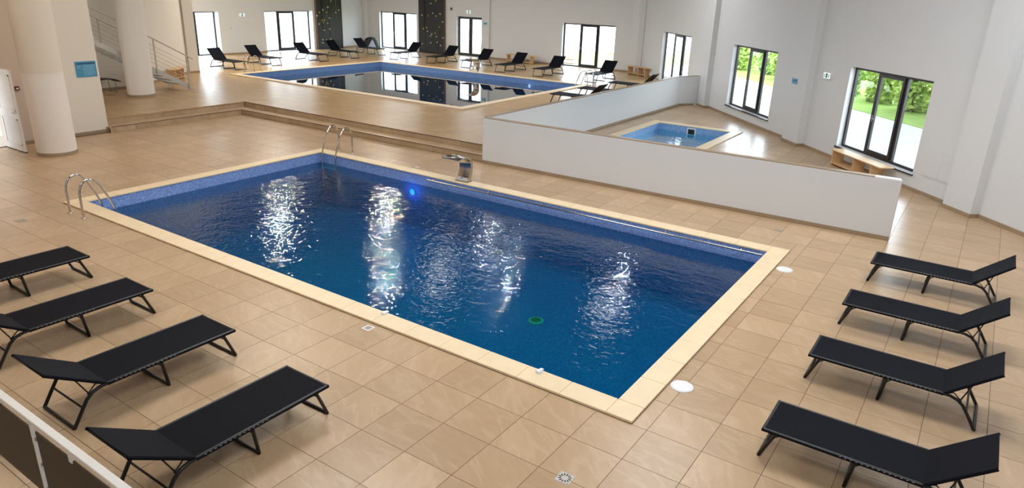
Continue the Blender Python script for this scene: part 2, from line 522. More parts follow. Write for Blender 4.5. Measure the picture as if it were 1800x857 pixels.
# lower step of the pair that leads up to the deck: tread and two rows of riser stones
step = MB()
step.prism([(-16.33, 5.3), (-15.87, 5.3), (-15.87, 9.75), (-5.44, 9.75), (-5.44, 10.21), (-16.33, 10.21)], 0.0, Z / 2 - .006)
step = tag(step.build('step', MT_GROUT), kind='structure')
def riser_row(axis, pos, a, b, z0, z1, facing):
    n = max(1, round((b - a) / 0.6))
    for k in range(n):
        s0, s1 = a + (b - a) * k / n + .003, a + (b - a) * (k + 1) / n - .003
        mb = MB()
        if axis == 'y':
            mb.box(s0, s1, pos - .012, pos + .008, z0, z1)
        else:
            mb.box(pos - .008, pos + .012, s0, s1, z0, z1)
        mb.build('riser_stone', MT_RISER, step)
for lvl in (0, 1):
    zz0, zz1 = lvl * Z / 2 + .002, (lvl + 1) * Z / 2 - .022
    e = 0.46 * (1 - lvl)
    riser_row('x', -16.33 + e, 5.45, 10.19 - e, zz0, zz1, 1)
    riser_row('y', 10.21 - e, -16.32 + e, -5.46, zz0, zz1, -1)
MB().box(-16.04, -15.858, 5.285, 5.3, .002, Z / 2 - .018).build('riser_stone', MT_RISER, step)
MB().box(-15.878, -15.858, 5.285, 5.46, .002, Z / 2 - .018).build('riser_stone', MT_RISER, step)
def tread(x0, x1, y0, y1, z):
    MB().box(x0 + .002, x1 - .002, y0 + .002, y1 - .002, z - .02, z).build('tread_stone', MT_TILE, step)
zt = Z / 2
for k in range(8):
    a = 5.285 + (9.73 - 5.285) * k / 8
    tread(-16.32, -15.855, a, a + (9.73 - 5.285) / 8, zt)
for k in range(18):
    a = -16.32 + (16.32 - 5.46) * k / 18
    tread(a, a + (16.32 - 5.46) / 18, 9.735, 10.2, zt)
for z, e in ((Z, 0.0), (Z / 2, .46)):
    MB().box(-16.34 + e, -16.312 + e, 5.36, 10.235 - e, z - .014, z + .001).build('edge_trim', MT_EDGE, step)
    MB().box(-16.31 + e, -5.45, 10.192 - e, 10.22 - e, z - .014, z + .001).build('edge_trim', MT_EDGE, step)
# ------------------------------------------------------------------ pools
def basin(name, r, ztop, depth, mat):
    """open mosaic shell with a metre-scaled UV map"""
    x0, x1, y0, y1 = r
    zb = ztop - depth
    quads = [[(x0, y0, zb), (x1, y0, zb), (x1, y1, zb), (x0, y1, zb)],
             [(x0, y1, zb), (x1, y1, zb), (x1, y1, ztop), (x0, y1, ztop)],
             [(x1, y0, zb), (x0, y0, zb), (x0, y0, ztop), (x1, y0, ztop)],
             [(x0, y0, zb), (x0, y1, zb), (x0, y1, ztop), (x0, y0, ztop)],
             [(x1, y1, zb), (x1, y0, zb), (x1, y0, ztop), (x1, y1, ztop)]]
    vid, vs, fs = {}, [], []
    for qd in quads:
        f = []
        for v in qd:
            if v not in vid:
                vid[v] = len(vs)
                vs.append(v)
            f.append(vid[v])
        fs.append(tuple(f))
    mb = MB().add(vs, fs)
    o = mb.build(name, mat)
    uvl = o.data.uv_layers.new(name='UVMap')
    li = 0
    for k, qd in enumerate(quads):
        for v in qd:
            uvl.data[li].uv = (v[0], v[1]) if k == 0 else ((v[0], v[2]) if k in (1, 2) else (v[1], v[2]))
            li += 1
    return tag(o, kind='structure')

def coping(parent, r, z, w=CW, th=0.032, piece=0.6, skip=()):
    """stones laid round the rim with a small overhang over the basin"""
    x0, x1, y0, y1 = r
    zb = z - th
    def stone(a, b, c, d):
        MB().box(a + .0015, b - .0015, c + .0015, d - .0015, zb, z).build('coping_stone', MT_COPING, parent, bevel=0.007)
    nx = max(1, round((x1 - x0 - 2 * w) / piece))
    ny = max(1, round((y1 - y0 - 2 * w) / piece))
    for (c, d) in ((y0, y0 + w), (y1 - w, y1)):
        for k in range(nx):
            a = x0 + w + (x1 - x0 - 2 * w) * k / nx
            stone(a, a + (x1 - x0 - 2 * w) / nx, c, d)
        stone(x0, x0 + w, c, d)
        stone(x1 - w, x1, c, d)
    for (a, b) in ((x0, x0 + w), (x1 - w, x1)):
        for k in range(ny):
            c = y0 + w + (y1 - y0 - 2 * w) * k / ny
            stone(a, b, c, c + (y1 - y0 - 2 * w) / ny)

def water(name, r, z, mat, label):
    x0, x1, y0, y1 = r
    mb = MB().add([(x0, y0, z), (x1, y0, z), (x1, y1, z), (x0, y1, z)], [(0, 1, 2, 3)])
    return tag(mb.build(name, mat), label, 'water', kind='stuff')

NPI, BPI, KPI = inset(NP, CW - .02), inset(BP, CW - .02), inset(KP, CW - .02)
near_pool = basin('pool_basin', NPI, 0.0, 1.35, MT_MOS)
coping(near_pool, NP, 0.034)
water('pool_water', NPI, -0.25, MT_WATER, 'rippled deep blue water filling the near rectangular pool')
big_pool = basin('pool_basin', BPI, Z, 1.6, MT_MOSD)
coping(big_pool, BP, Z + 0.034)
water('pool_water', BPI, Z - 0.24, MT_WATER2, 'still mirror-like water of the big pool on the raised deck')
kid_pool = basin('pool_basin', KPI, 0.0, 0.6, mat_mosaic('pale_blue_mosaic', (0.07, 0.22, 0.55, 1), (0.22, 0.46, 0.80, 1), (0.62, 0.76, 0.92, 1)))
coping(kid_pool, KP, 0.034)
water('pool_water', KPI, -0.22, MT_WATER3, 'pale blue water of the small pool behind the half walls')

# ------------------------------------------------------------------ walls
HT = 7.9
def wall(name, p0, p1, thick, z0, z1, holes, mat):
    """wall from p0 to p1 (inner face), body on the left-hand outside; holes = (s0, s1, za, zb)"""
    p0, p1 = Vector(p0), Vector(p1)
    L = (p1 - p0).length
    ss = sorted({0.0, L} | {h[0] for h in holes} | {h[1] for h in holes})
    zs = sorted({z0, z1} | {max(z0, h[2]) for h in holes} | {h[3] for h in holes})
    ang = math.atan2(p1.y - p0.y, p1.x - p0.x)
    o = grid_slab(name, ss, zs, holes, 0.0, thick, mat)
    # local: x = s, y = height, z = depth (outwards)
    d = (p1 - p0).normalized()
    outw = Vector((-d.y, d.x))
    m = Matrix(((d.x, 0, outw.x, p0.x), (d.y, 0, outw.y, p0.y), (0, 1, 0, 0), (0, 0, 0, 1)))
    # the local frame is left-handed only in the drawing sense: bake it into the mesh
    o.data.transform(m)
    o.data.flip_normals()
    return tag(o, kind='structure'), m

def window(name, wm, s0, s1, z0, z1, depth, cols, sill=True, handle_at=1, narrow=None, fw=0.07):
    """dark framed glazing set back in its opening; cols = relative widths, the middle leaf is a door leaf"""
    e = bpy.data.objects.new(name, None)
    e.empty_display_size = .1
    COL.objects.link(e)
    tag(e, kind='structure')
    def bake(mb):
        mb.v = [tuple(wm @ Vector(v)) for v in mb.v]
        mb.f = [f[::-1] for f in mb.f]
        return mb
    a, b = depth - .07, depth
    def bar(nm, x0, x1, y0, y1, da=a, db=b, mat=MT_FRAME):
        return bake(MB().box(x0, x1, y0, y1, da, db)).build(nm, mat, e)
    bar('frame_jamb', s0, s0 + fw, z0, z1)
    bar('frame_jamb', s1 - fw, s1, z0, z1)
    bar('frame_head', s0 + fw, s1 - fw, z1 - fw, z1)
    bar('frame_sill', s0 + fw, s1 - fw, z0, z0 + fw)
    tot = sum(cols)
    xs = [s0 + (s1 - s0) * sum(cols[:k]) / tot for k in range(len(cols) + 1)]
    for k, x in enumerate(xs[1:-1]):
        bar('mullion', x - .045, x + .045, z0 + fw, z1 - fw)
    for k in range(len(cols)):
        x0 = xs[k] + (fw if k == 0 else .045)
        x1 = xs[k + 1] - (fw if k == len(cols) - 1 else .045)
        y0, y1 = z0 + fw, z1 - fw
        if k == handle_at or len(cols) == 2:
            sw = .075
            mb = MB()
            xs2, ys2 = [x0, x0 + sw, x1 - sw, x1], [y0, y0 + sw + .03, y1 - sw, y1]
            vs = [(x, y, z) for z in (a - .03, a + .03) for y in ys2 for x in xs2]
            fs = []
            for i in range(3):
                for j in range(3):
                    if i == 1 and j == 1: continue
                    q = (j * 4 + i, j * 4 + i + 1, j * 4 + i + 5, j * 4 + i + 4)
                    fs += [q[::-1], tuple(16 + t for t in q)]
            for lo in ([(0, 1), (1, 2), (2, 3), (3, 7), (7, 11), (11, 15), (15, 14), (14, 13), (13, 12), (12, 8), (8, 4), (4, 0)],
                       [(6, 5), (5, 9), (9, 10), (10, 6)]):
                fs += [(i, j, j + 16, i + 16) for i, j in lo]
            mb.add(vs, fs)
            lf = bake(mb).build('door_leaf', MT_FRAME, e)
            hx = x0 + sw * .5 if (k == handle_at and len(cols) > 2) else (x1 - sw * .5 if k == 0 else x0 + sw * .5)
            hm = (z0 + z1) / 2 - .12
            if len(cols) > 2 or k == 0:
                bake(MB().box(hx - .015, hx + .015, hm - .09, hm + .09, a - .045, a - .03).box(hx - .012, hx + .10, hm - .01, hm + .015, a - .085, a - .06).box(hx - .01, hx + .01, hm - .01, hm + .015, a - .08, a - .045)).build('handle', MT_GREY, lf)
            x0 += sw; x1 -= sw; y0 += sw + .03; y1 -= sw
        bake(MB().box(x0 - .005, x1 + .005, y0 - .005, y1 + .005, depth - .04, depth - .028)).build('pane', MT_GLASS, e)
    if sill:
        bake(MB().box(s0 - .03, s1 + .03, z0 - .035, z0 - .002, -.05, depth - .07)).build('window_sill', MT_SILL, e)
    return e

def sdist(p0, q):
    return math.hypot(q[0] - p0[0], q[1] - p0[1])

WTOP = 2.64
# the body of a wall lies to the LEFT of its direction of travel
# left far wall (x = -30.7): travels up +y, outside is -x
hs = [(15.6 - 13.7, 19.15 - 13.7, Z, WTOP), (22.15 - 13.7, 25.7 - 13.7, Z, WTOP)]
w_left, m_left = wall('wall_left', (-30.7, 13.7), (-30.7, 30.6), .45, 0.0, HT, hs, MT_WALL)
window('window_1', m_left, *hs[0], .45, [1, 1, 1], sill=False)
window('window_2', m_left, *hs[1], .45, [1, 1, 1], sill=False)
# back wall (y = 30.15): travels -x -> +x, outside is +y
B0 = -30.7
hs = [(-29.36 - B0, -26.1 - B0, Z, WTOP), (-22.8 - B0, -20.87 - B0, Z, WTOP), (-15.28 - B0, -12.02 - B0, Z, WTOP)]
w_back, m_back = wall('wall_back', (B0, 30.15), (-9.9, 30.15), .24, 0.0, HT, hs, MT_WALL)
window('window_3', m_back, *hs[0], .24, [1, 1, 1], sill=False)
window('door_1', m_back, *hs[1], .24, [1, 1], sill=False)
window('window_4', m_back, *hs[2], .24, [1, 1, 1], sill=False)
# slanted right wall
hs = [(3.0, 6.52, Z + .05, WTOP), (10.70, 14.04, .40, WTOP), (18.13, 21.37, .40, 2.62)]
w_right, m_right = wall('wall_right', rwp(-.3), rwp(34.3), .22, 0.0, HT, [(h[0] + .3, h[1] + .3, h[2], h[3]) for h in hs], MT_WALL)
for k, h in enumerate(hs):
    window('window_%d' % (5 + k), m_right, h[0] + .3, h[1] + .3, h[2], h[3], .22, [1, 1, 1])
# pilasters
def pil(poly, mat=MT_WALL, z0=0.0):
    return tag(MB().prism(poly, z0, HT).build('trim_1', mat), kind='structure')
PIL = [(8.42, 9.12), (15.50, 16.40), (22.78, 23.60)]
for a, b in PIL:
    pil([tuple(rwp(a, -.02)), tuple(rwp(b, -.02)), tuple(rwp(b, .21)), tuple(rwp(a, .21))])
pil([(-30.72, 30.2), (-30.72, 29.95), (-30.25, 29.95), (-30.25, 30.2)], MT_WALL)
pil([(-20.80, 30.2), (-20.80, 30.02), (-20.25, 30.02), (-20.25, 30.2)], MT_WALL)
pil([(-11.0, 30.2), (-11.0, 29.98), (-10.55, 29.86), (-10.32, 29.95), (-10.2, 30.2)], MT_WALL)
# near left wall with the doorway, and the walls round the stairs
hs = [(1.65 + 8, 2.66 + 8, -.01, 2.1)]
w_nl, m_nl = wall('wall_near_left', (-15.9, -8.0), (-15.9, 3.45), .25, 0.0, HT, hs, MT_TAN)
w_pan, m_pan = wall('wall_panel', (-16.03, 3.3), (-16.03, 5.34), .22, 0.0, HT, [], MT_CREAM)
w_st, m_st = wall('wall_stair', (-21.85, 3.0), (-21.85, 9.6), .25, 0.0, HT, [], MT_CREAM)
w_s2, m_s2 = wall('wall_stair', (-21.85, 9.5), (-24.72, 13.45), .25, 0.0, HT, [], MT_CREAM)
w_pier = tag(MB().box(-31.1, -24.5, 13.3, 13.78, 0.0, HT).build('wall_pier', MT_CREAM), kind='structure')
# unseen sides close the hall
w_fr, m_fr = wall('wall_front', (13.0, -8.0), (-16.1, -8.0), .25, 0.0, HT, [], MT_WALL)
w_rr, m_rr = wall('wall_side', (12.75, 5.2), (12.75, -8.2), .25, 0.0, HT, [], MT_WALL)
w_sc, m_sc = wall('wall_stair', (-16.0, 3.3), (-22.0, 3.3), .2, 0.0, HT, [], MT_CREAM)
tag(MB().box(-31.4, 14.0, -8.4, 30.8, HT, HT + .2).build('ceiling', MT_CEIL), kind='structure')

# half walls round the small pool, capped with stone
(ax, ay), (bx, by) = HW1
hw1 = tag(MB().prism([(ax, ay), (bx, by), (bx, by + .16), (ax, ay + .16)], 0.0, 1.185).build('wall_half_near', MT_WALL), kind='structure')
def cap_row(parent, p0, p1, thick, z, n, mat=MT_BASE, over=.012, h=.02, last=None):
    p0, p1 = Vector(p0), Vector(p1)
    d = (p1 - p0).normalized()
    nrm = Vector((-d.y, d.x))
    for k in range(n):
        a = p0 + (p1 - p0) * (k / n) + d * .0015
        b = p0 + (p1 - p0) * ((k + 1) / n) - d * .0015
        q = [a - nrm * over, b - nrm * over, b + nrm * (thick + over), a + nrm * (thick + over)]
        MB().prism([(v.x, v.y) for v in q], z, z + h).build('cap_stone', last if (last and k == n - 1) else mat, parent)
cap_row(hw1, (ax + .02, ay), (bx - .02, by), .16, 1.185, 22, over=-.004, last=MT_WHITE)
hw2 = tag(MB().prism([(HW2X, 9.78), (HW2X, 23.05), (-4.86, 23.86), (-4.96, 23.98), (HW2X - .15, 23.12), (HW2X - .15, 9.78)], 0.0, 1.185).build('wall_half_far', MT_WALL), kind='structure')
cap_row(hw2, (HW2X, 9.80), (HW2X, 23.05), .15, 1.185, 22, over=-.004)
cap_row(hw2, (HW2X, 23.06), (-4.88, 23.84), .14, 1.185, 2, over=-.004)

# stone baseboards, laid piece by piece
def baseboard(parent, p0, p1, z0, h=.09, t=.014, holes=(), name='baseboard_stone'):
    """stones along the inner (right-hand) side of p0->p1"""
    p0, p1 = Vector(p0), Vector(p1)
    L = (p1 - p0).length
    d = (p1 - p0).normalized()
    nrm = Vector((d.y, -d.x))
    runs, c = [], 0.0
    for a, b in sorted(holes):
        runs.append((c, a)); c = b
    runs.append((c, L))
    for a, b in runs:
        n = max(1, round((b - a) / .6))
        if b - a < .05: continue
        for k in range(n):
            s0, s1 = a + (b - a) * k / n + .0015, a + (b - a) * (k + 1) / n - .0015
            q = [p0 + d * s0, p0 + d * s1, p0 + d * s1 + nrm * t, p0 + d * s0 + nrm * t]
            MB().prism([(v.x, v.y) for v in q], z0, z0 + h).build(name, MT_BASE, parent)
baseboard(hw1, HW1[0], HW1[1], 0.0, .085)
baseboard(hw2, (HW2X, 9.82), (HW2X, 23.03), 0.0, .085)
baseboard(hw2, (HW2X + .01, 23.06), (-4.95, 23.6), 0.0, .085)
baseboard(w_left, (-30.7, 13.8), (-30.7, 29.95), Z, holes=[(1.8, 5.35), (8.35, 14.3)])
baseboard(w_back, (-30.25, 30.15), (-11.0, 30.15), Z, holes=[(.89, 6.6), (7.45, 9.45), (14.97, 18.23)])
for a, b in ((9.12, 15.5), (16.4, 22.78), (23.6, 33.5)):
    baseboard(w_right, rwp(a), rwp(b), 0.0)
baseboard(w_right, rwp(.4), rwp(7.9), Z, holes=[(2.6, 6.12)])
for a, b in PIL:
    baseboard(w_right, rwp(a - .014, .21), rwp(b + .014, .21), 0.0)
    baseboard(w_right, rwp(b, .21), rwp(b, .0), 0.0)
baseboard(w_nl, (-15.9, 2.68), (-15.9, 3.3), 0.0)
baseboard(w_pan, (-16.03, 3.46), (-16.03, 5.33), 0.0)
baseboard(w_st, (-21.85, 4.0), (-21.85, 9.5), Z)
baseboard(w_s2, (-21.85, 9.5), (-24.5, 13.15), Z)
baseboard(w_pier, (-24.5, 13.31), (-24.5, 13.78), Z)

# ------------------------------------------------------------------ columns
def column(x, y, z0, label, split):
    t = thing('column', label, 'column', (x, y, z0))
    MB().lathe([(.445, .09), (.445, split - z0)], 40).build('shaft', MT_COLUMN, t)
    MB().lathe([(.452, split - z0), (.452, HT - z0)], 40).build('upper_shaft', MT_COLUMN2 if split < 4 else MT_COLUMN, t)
    MB().lathe([(.46, 0), (.46, .09)], 40).build('base_ring', MT_BASE, t)
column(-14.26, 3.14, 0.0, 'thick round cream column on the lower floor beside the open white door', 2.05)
column(-19.79, 8.47, Z, 'round cream column on the raised deck in front of the steel staircase', 4.5)

# ------------------------------------------------------------------ open door and what is seen through it
dr = thing('door', 'open white panelled door leaf standing ajar at the far left edge', 'door', (-15.86, 2.64, 0))
mb = MB().box(0, 1.06, -.02, .02, .03, 2.07)
mb.build('leaf', MT_WHITE, dr)
for za, zb in ((.18, .86), (1.05, 1.95)):
    fr = MB().box(.10, .98, -.032, -.018, za, za + .035).box(.10, .98, -.032, -.018, zb - .035, zb).box(.10, .135, -.032, -.018, za, zb).box(.945, .98, -.032, -.018, za, zb)
    fr.build('panel_moulding', MT_WHITE, dr)
MB().box(.0, 1.06, -.022, .022, .005, .03).build('bottom_seal', MT_BLACK, dr)
MB().tube([(1.0, -.02, 1.02), (1.0, -.07, 1.02), (.88, -.07, 1.02)], .011).build('handle', MT_STEEL, dr)
tag(MB().box(-22.0, -16.0, -3.0, 3.2, -.3, -.004).build('floor', MT_PAVE), kind='structure')
tag(MB().box(-22.2, -22.0, -3.2, 3.2, -.3, 3.2).build('wall_far_room', MT_CREAM), kind='structure')
tag(MB().box(-22.2, -16.2, -3.2, 3.2, 3.0, 3.2).build('ceiling', MT_CREAM), kind='structure')
mach = thing('machine', 'white rounded machine on a black base seen through the left doorway', 'machine', (-18.6, 2.35, 0))
MB().box(-.5, .5, -.6, .6, 0.0, .32).build('base', MT_DARK, mach, bevel=.05)
MB().lathe([(.42, .321), (.46, .55), (.40, .85), (.22, 1.02), (.05, 1.06)], 20).build('body', MT_WHITE, mach)

# fire alarm, notice board, small wall fittings
al = thing('fire_alarm', 'small dark red fire alarm call point on the tan wall by the white door', 'alarm', (-15.9, 3.13, 1.48))
MB().box(.001, .05, -.055, .055, -.055, .055).build('case', MT_RED, al, bevel=.006)
MB().box(.05, .055, -.03, .03, -.02, .015).build('label_plate', MT_WHITE, al)
sg = thing('notice_board', 'blue rules notice with lines of fine print on the wall beside the stairs', 'sign', (-16.03, 5.0, 1.83))
MB().box(.001, .012, -.28, .28, -.215, .215).build('board', MT_BLUE, sg)
MB().box(.012, .014, -.24, .26, .135, .175).build('heading', MT_BLUE3, sg)
pr = MB()
for k in range(9):
    pr.box(.012, .0135, -.10 + .02 * (k % 3), .25 - .03 * (k % 2), .095 - k * .032, .107 - k * .032)
    pr.box(.012, .0135, -.24, -.14, .095 - k * .032, .107 - k * .032) if k < 3 else None
o = pr.build('small_print', MT_BLUE2, sg)
o['kind'] = 'stuff'

def wall_item(m, sdist_, z, name, label, cat, group=None, off=0.0):
    """thing on a wall: local -x is the viewer's right, y points from the wall into the hall, z up"""
    e = thing(name, label, cat, (0, 0, 0), 0, group)
    o = m @ Vector((sdist_, z, -off))
    dx = (m @ Vector((1, 0, 0)) - m @ Vector((0, 0, 0)))
    inw = -(m @ Vector((0, 0, 1)) - m @ Vector((0, 0, 0)))
    e.location = o
    e.rotation_euler = (0, 0, math.atan2(-dx.y, -dx.x))
    return e
MT_EXITW = mat_emit('lit_exit_face', (0.92, 1.0, 0.97, 1), 1.1)
def exit_sign(m, sd, z, label):
    e = wall_item(m, sd, z, 'exit_sign', label, 'sign')
    MB().box(-.17, .17, .001, .06, -.085, .085).build('case', MT_WHITE, e)
    MB().box(-.16, .16, .06, .064, -.075, .075).build('face', MT_EXITW, e)
    MB().box(-.05, .06, .064, .067, -.065, .065).build('door_symbol', MT_GREEN, e)
    MB().box(-.03, .012, .067, .069, -.008, .008).add([(.018, .069, -.025), (.018, .069, .025), (.045, .069, 0)], [(0, 1, 2)]).build('arrow', MT_WHITE, e)
    man = MB().box(.105, .125, .064, .067, .03, .05).box(.10, .13, .064, .067, -.02, .03).box(.125, .145, .064, .067, -.06, -.02).box(.09, .11, .064, .067, -.06, -.02)
    man.build('running_figure', MT_DGREEN, e)
    MB().box(-.13, -.09, .064, .067, -.05, .05).build('side_bar', MT_DGREEN, e)
exit_sign(m_left, 20.62 - 13.7, 2.45, 'lit green and white exit sign on the far left wall above loungers')
exit_sign(m_back, -21.84 - B0, 2.92, 'lit green and white exit sign above the double glass door')
exit_sign(m_right, 17.13 + .3, 2.25, 'lit exit sign on the slanted right wall between the two big windows')
def blue_plate(m, sd, z, label, mat=MT_BLUE, off=0.0):
    e = wall_item(m, sd, z, 'wall_plate', label, 'sign', None, off)
    MB().box(-.15, .15, .001, .012, -.08, .08).build('board', mat, e)
    MB().box(-.12, .12, .012, .014, .0, .03).build('heading', MT_BLUE3, e)
    MB().box(-.12, .08, .012, .014, -.05, -.03).build('small_print', MT_BLUE2, e)
blue_plate(m_back, -20.53 - B0, 2.32, 'small pale blue plate right of the double glass door', MT_BLUE2, .13)
blue_plate(m_right, 15.72 + .3, 1.91, 'small sky blue plate on the pilaster left of the right exit sign', MT_BLUE, .21)
def dot(m, sd, z, label, mat, r=.07, name='wall_speaker', cat='speaker'):
    e = wall_item(m, sd, z, name, label, cat)
    o = MB().lathe([(r, 0.001), (r, .03), (r * .7, .04)], 16)
    o.v = [(a, c, b) for a, b, c in o.v]
    o.f = [f[::-1] for f in o.f]
    o.build('rim', mat, e)
    p = MB().lathe([(r * .5, .04), (r * .4, .048)], 12)
    p.v = [(a, c, b) for a, b, c in p.v]
    p.f = [f[::-1] for f in p.f]
    p.build('grille', MT_GREY, e)
dot(m_back, -23.23 - B0, 3.04, 'small black round speaker high on the back wall beside climbing panel', MT_BLACK, .085)
def switch(m, sd, z, label):
    e = wall_item(m, sd, z, 'light_switch', label, 'switch')
    MB().box(-.06, .06, .001, .02, -.05, .05).build('plate', MT_WHITE, e)
    MB().box(-.02, .03, .02, .028, -.03, .03).build('rocker', MT_GREY, e)
switch(m_back, -23.22 - B0, 1.91, 'grey wall switch under the black speaker on the back wall')
switch(m_left, 19.85 - 13.7, 1.75, 'grey wall switch on the far left wall under the exit sign')

# ------------------------------------------------------------------ climbing panels
def climbing(m, s0, s1, label, holds, group=None):
    """four tall boards side by side with scattered holds; s along the wall"""
    e = wall_item(m, (s0 + s1) / 2, 0, 'climbing_wall', label, 'climbing wall')
    w = s1 - s0
    top = 6.4
    for k in range(4):
        a = -w / 2 + w * k / 4
        pr = .012 * (k % 2)
        MB().box(a + .006, a + w / 4 - .006, .001, .10 + pr, Z + .02, top).build('board', MT_CLIMB, e)
    MB().box(w / 2, w / 2 + .02, .0, .13, Z + .02, top).build('side_board', MT_EDGE, e)
    MB().box(-w / 2 - .02, -w / 2, .0, .13, Z + .02, top).build('side_board', MT_EDGE, e)
    MB().box(-w / 2 - .05, w / 2 + .05, .0, .35, Z, Z + .018).build('foot_mat', MT_DARK, e)
    meshes = {}
    for c, mt in (('y', MT_HY), ('w', MT_HW)):
        mb = MB().lathe([(.055, 0), (.05, .03), (.03, .055), (.008, .062)], 8)
        mb.v = [(x, z, y * .8) for x, y, z in mb.v]
        mb.f = [f[::-1] for f in mb.f]
        meshes[c] = mb.mesh('hold', mt)
    for sx, z, c in holds + [(random.uniform(s0 + .15, s1 - .15), random.uniform(3.6, 6.1), random.choice('yw')) for _ in range(16)]:
        o = bpy.data.objects.new('hold', meshes[c])
        COL.objects.link(o)
        o.parent = e
        o.location = ((s0 + s1) / 2 - sx, .112, z)
        o.rotation_euler = (0, random.uniform(0, 6), 0)
    for k, hx in ((0, .28), (1, -.28)):
        MB().tube([(hx * w, .125, 5.9), (hx * w + .02, .13, 3.0), (hx * w + .01, .13, 1.6 - .5 * k)], .012, 6).build('rope', MT_ROPE if k else MT_DARK, e)
H1 = [(13.42, 3.22, 'y'), (13.14, 2.86, 'w'), (12.73, 2.7, 'w'), (12.43, 2.54, 'y'), (13.01, 2.55, 'y'), (12.24, 2.36, 'w'), (13.77, 2.52, 'w'), (14.03, 2.67, 'w'), (13.23, 2.2, 'w'), (12.63, 2.08, 'y'), (12.82, 2.09, 'y'), (12.7, 1.95, 'y'), (12.36, 1.85, 'w'), (13.05, 1.89, 'w'), (12.76, 1.47, 'w'), (13.2, 1.52, 'w'), (12.57, 0.9, 'w'), (12.89, 0.86, 'w'), (13.23, 0.93, 'w'), (12.57, 0.71, 'w')]
H2 = [(6.34, 3.48, 'y'), (5.93, 3.3, 'w'), (5.19, 2.58, 'w'), (6.08, 2.73, 'w'), (5.7, 2.57, 'y'), (6.34, 2.57, 'y'), (6.67, 2.71, 'w'), (6.88, 2.25, 'w'), (6.61, 1.94, 'y'), (5.57, 1.85, 'y'), (5.3, 1.76, 'w'), (5.63, 1.63, 'w'), (5.98, 1.48, 'w'), (5.89, 1.36, 'w'), (6.27, 1.55, 'y'), (6.36, 1.34, 'w'), (6.43, 1.0, 'w'), (6.9, 1.3, 'w'), (6.7, 0.84, 'w'), (5.17, 0.85, 'w'), (5.9, 0.94, 'w')]
climbing(m_left, 25.90 - 13.7, 27.96 - 13.7, 'charcoal climbing wall with small holds on the left far wall', H1)
climbing(m_back, -25.78 - B0, -23.70 - B0, 'charcoal climbing wall with holds beside the double glass door', H2)

# ------------------------------------------------------------------ sun loungers
def make_lounger(recline, back_len=0.62, lacing=True):
    """foot end at x = 0, head towards +x, standing on z = 0; returns the parts of one lounger"""
    root = thing('sun_lounger', None, None)
    W, H, HX = .31, .345, 1.43
    R = .0185
    curve = [(.0, H), (.7, H), (1.40, H), (1.50, H - .004), (1.58, H - .03), (1.645, H - .085), (1.70, H - .17), (1.80, .014)]
    for sgn in (-1, 1):
        MB().tube([(x, sgn * W, z) for x, z in curve], R, 8).build('side_rail', MT_BLACK, root)
    MB().tube([(0, -W, H), (0, W, H)], R, 8).build('end_rail', MT_BLACK, root)
    MB().tube([(1.80, -W, .014), (1.80, W, .014)], R, 8).build('head_leg_bar', MT_BLACK, root)
    MB().tube([(1.69, -W, .185), (1.69, W, .185)], .012, 6).build('cross_bar', MT_BLACK, root)
    def loop(nm, xt, xb):
        w = W - .03
        mb = MB().tube([(xt, -w, H - .01), (xt + (xb - xt) * .12, -w, H - .06), (xb, -w, .014), (xb, w, .014), (xt + (xb - xt) * .12, w, H - .06), (xt, w, H - .01)], R, 8)
        for sgn in (-1, 1):
            dx = .07 if xb <= xt else -.07
            mb.tube([(xt + dx, sgn * w, H - .012), (xt + (xb - xt) * .22, sgn * w, H - .085)], .008, 6)
        mb.build(nm, MT_BLACK, root)
    loop('foot_leg', .12, -.01)
    loop('middle_leg', .86, .815)
    # fabric: a stretched sheet wrapped over the rails
    sec = [(-.326, .328), (-.331, .347), (-.320, .3585), (-.29, .3575), (-.15, .354), (0, .352), (.15, .354), (.29, .3575), (.320, .3585), (.331, .347), (.326, .328),
           (.320, .340), (.30, .352), (.15, .3485), (0, .3465), (-.15, .3485), (-.30, .352), (-.320, .340)]
    MB().xprism(sec, -.016, HX + .004).build('seat_sheet', MT_FABRIC, root)
    c, s_ = math.cos(recline), math.sin(recline)
    hx, hz = HX - .005, H + .006
    T = lambda x, z: (hx + x * c - z * s_, hz + x * s_ + z * c)
    bs = MB()
    n = len(sec)
    vs = []
    for x in (-.02, back_len + .014):
        for y, z in sec:
            px, pz = T(x, z - .352)
            vs.append((px, y * .985, pz))
    bs.add(vs, [tuple(range(n - 1, -1, -1)), tuple(range(n, 2 * n))] + [(i, (i + 1) % n, n + (i + 1) % n, n + i) for i in range(n)])
    bs.build('back_sheet', MT_FABRIC, root)
    fr = [T(.02, -.014), T(back_len, -.014)]
    w = W - .008
    MB().tube([(fr[0][0], -w, fr[0][1]), (fr[1][0], -w, fr[1][1]), (fr[1][0], w, fr[1][1]), (fr[0][0], w, fr[0][1])], .013, 8).build('back_frame', MT_BLACK, root)
    # prop that holds the backrest up from the curved rails
    a = T(back_len * .52, -.02)
    for sgn in (-1, 1):
        y = sgn * (W - .03)
        MB().tube([(a[0], y, a[1]), (1.60, y, H - .055)], .008, 6).tube([(1.46, y, H), (1.53, y, H + .03), (1.62, y, H - .05)], .007, 6).build('back_prop', MT_BLACK, root)
    if lacing:
        lc = MB()
        for sgn in (-1, 1):
            for k in range(14):
                x = .72 + k * .048
                lc.box(x, x + .016, sgn * .328 - .003, sgn * .328 + .003, .3495, .353)
        o = lc.build('lacing', MT_LACE, root)
        o['kind'] = 'stuff'
    return root

def place(root, first, label, group, x, y, z, rz, sc):
    o = root if first else copy_tree(root)
    o.location = (x, y, z)
    o.rotation_euler = (0, 0, rz)
    o.scale = (sc,) * 3
    return tag(o, label, 'sun lounger', group)

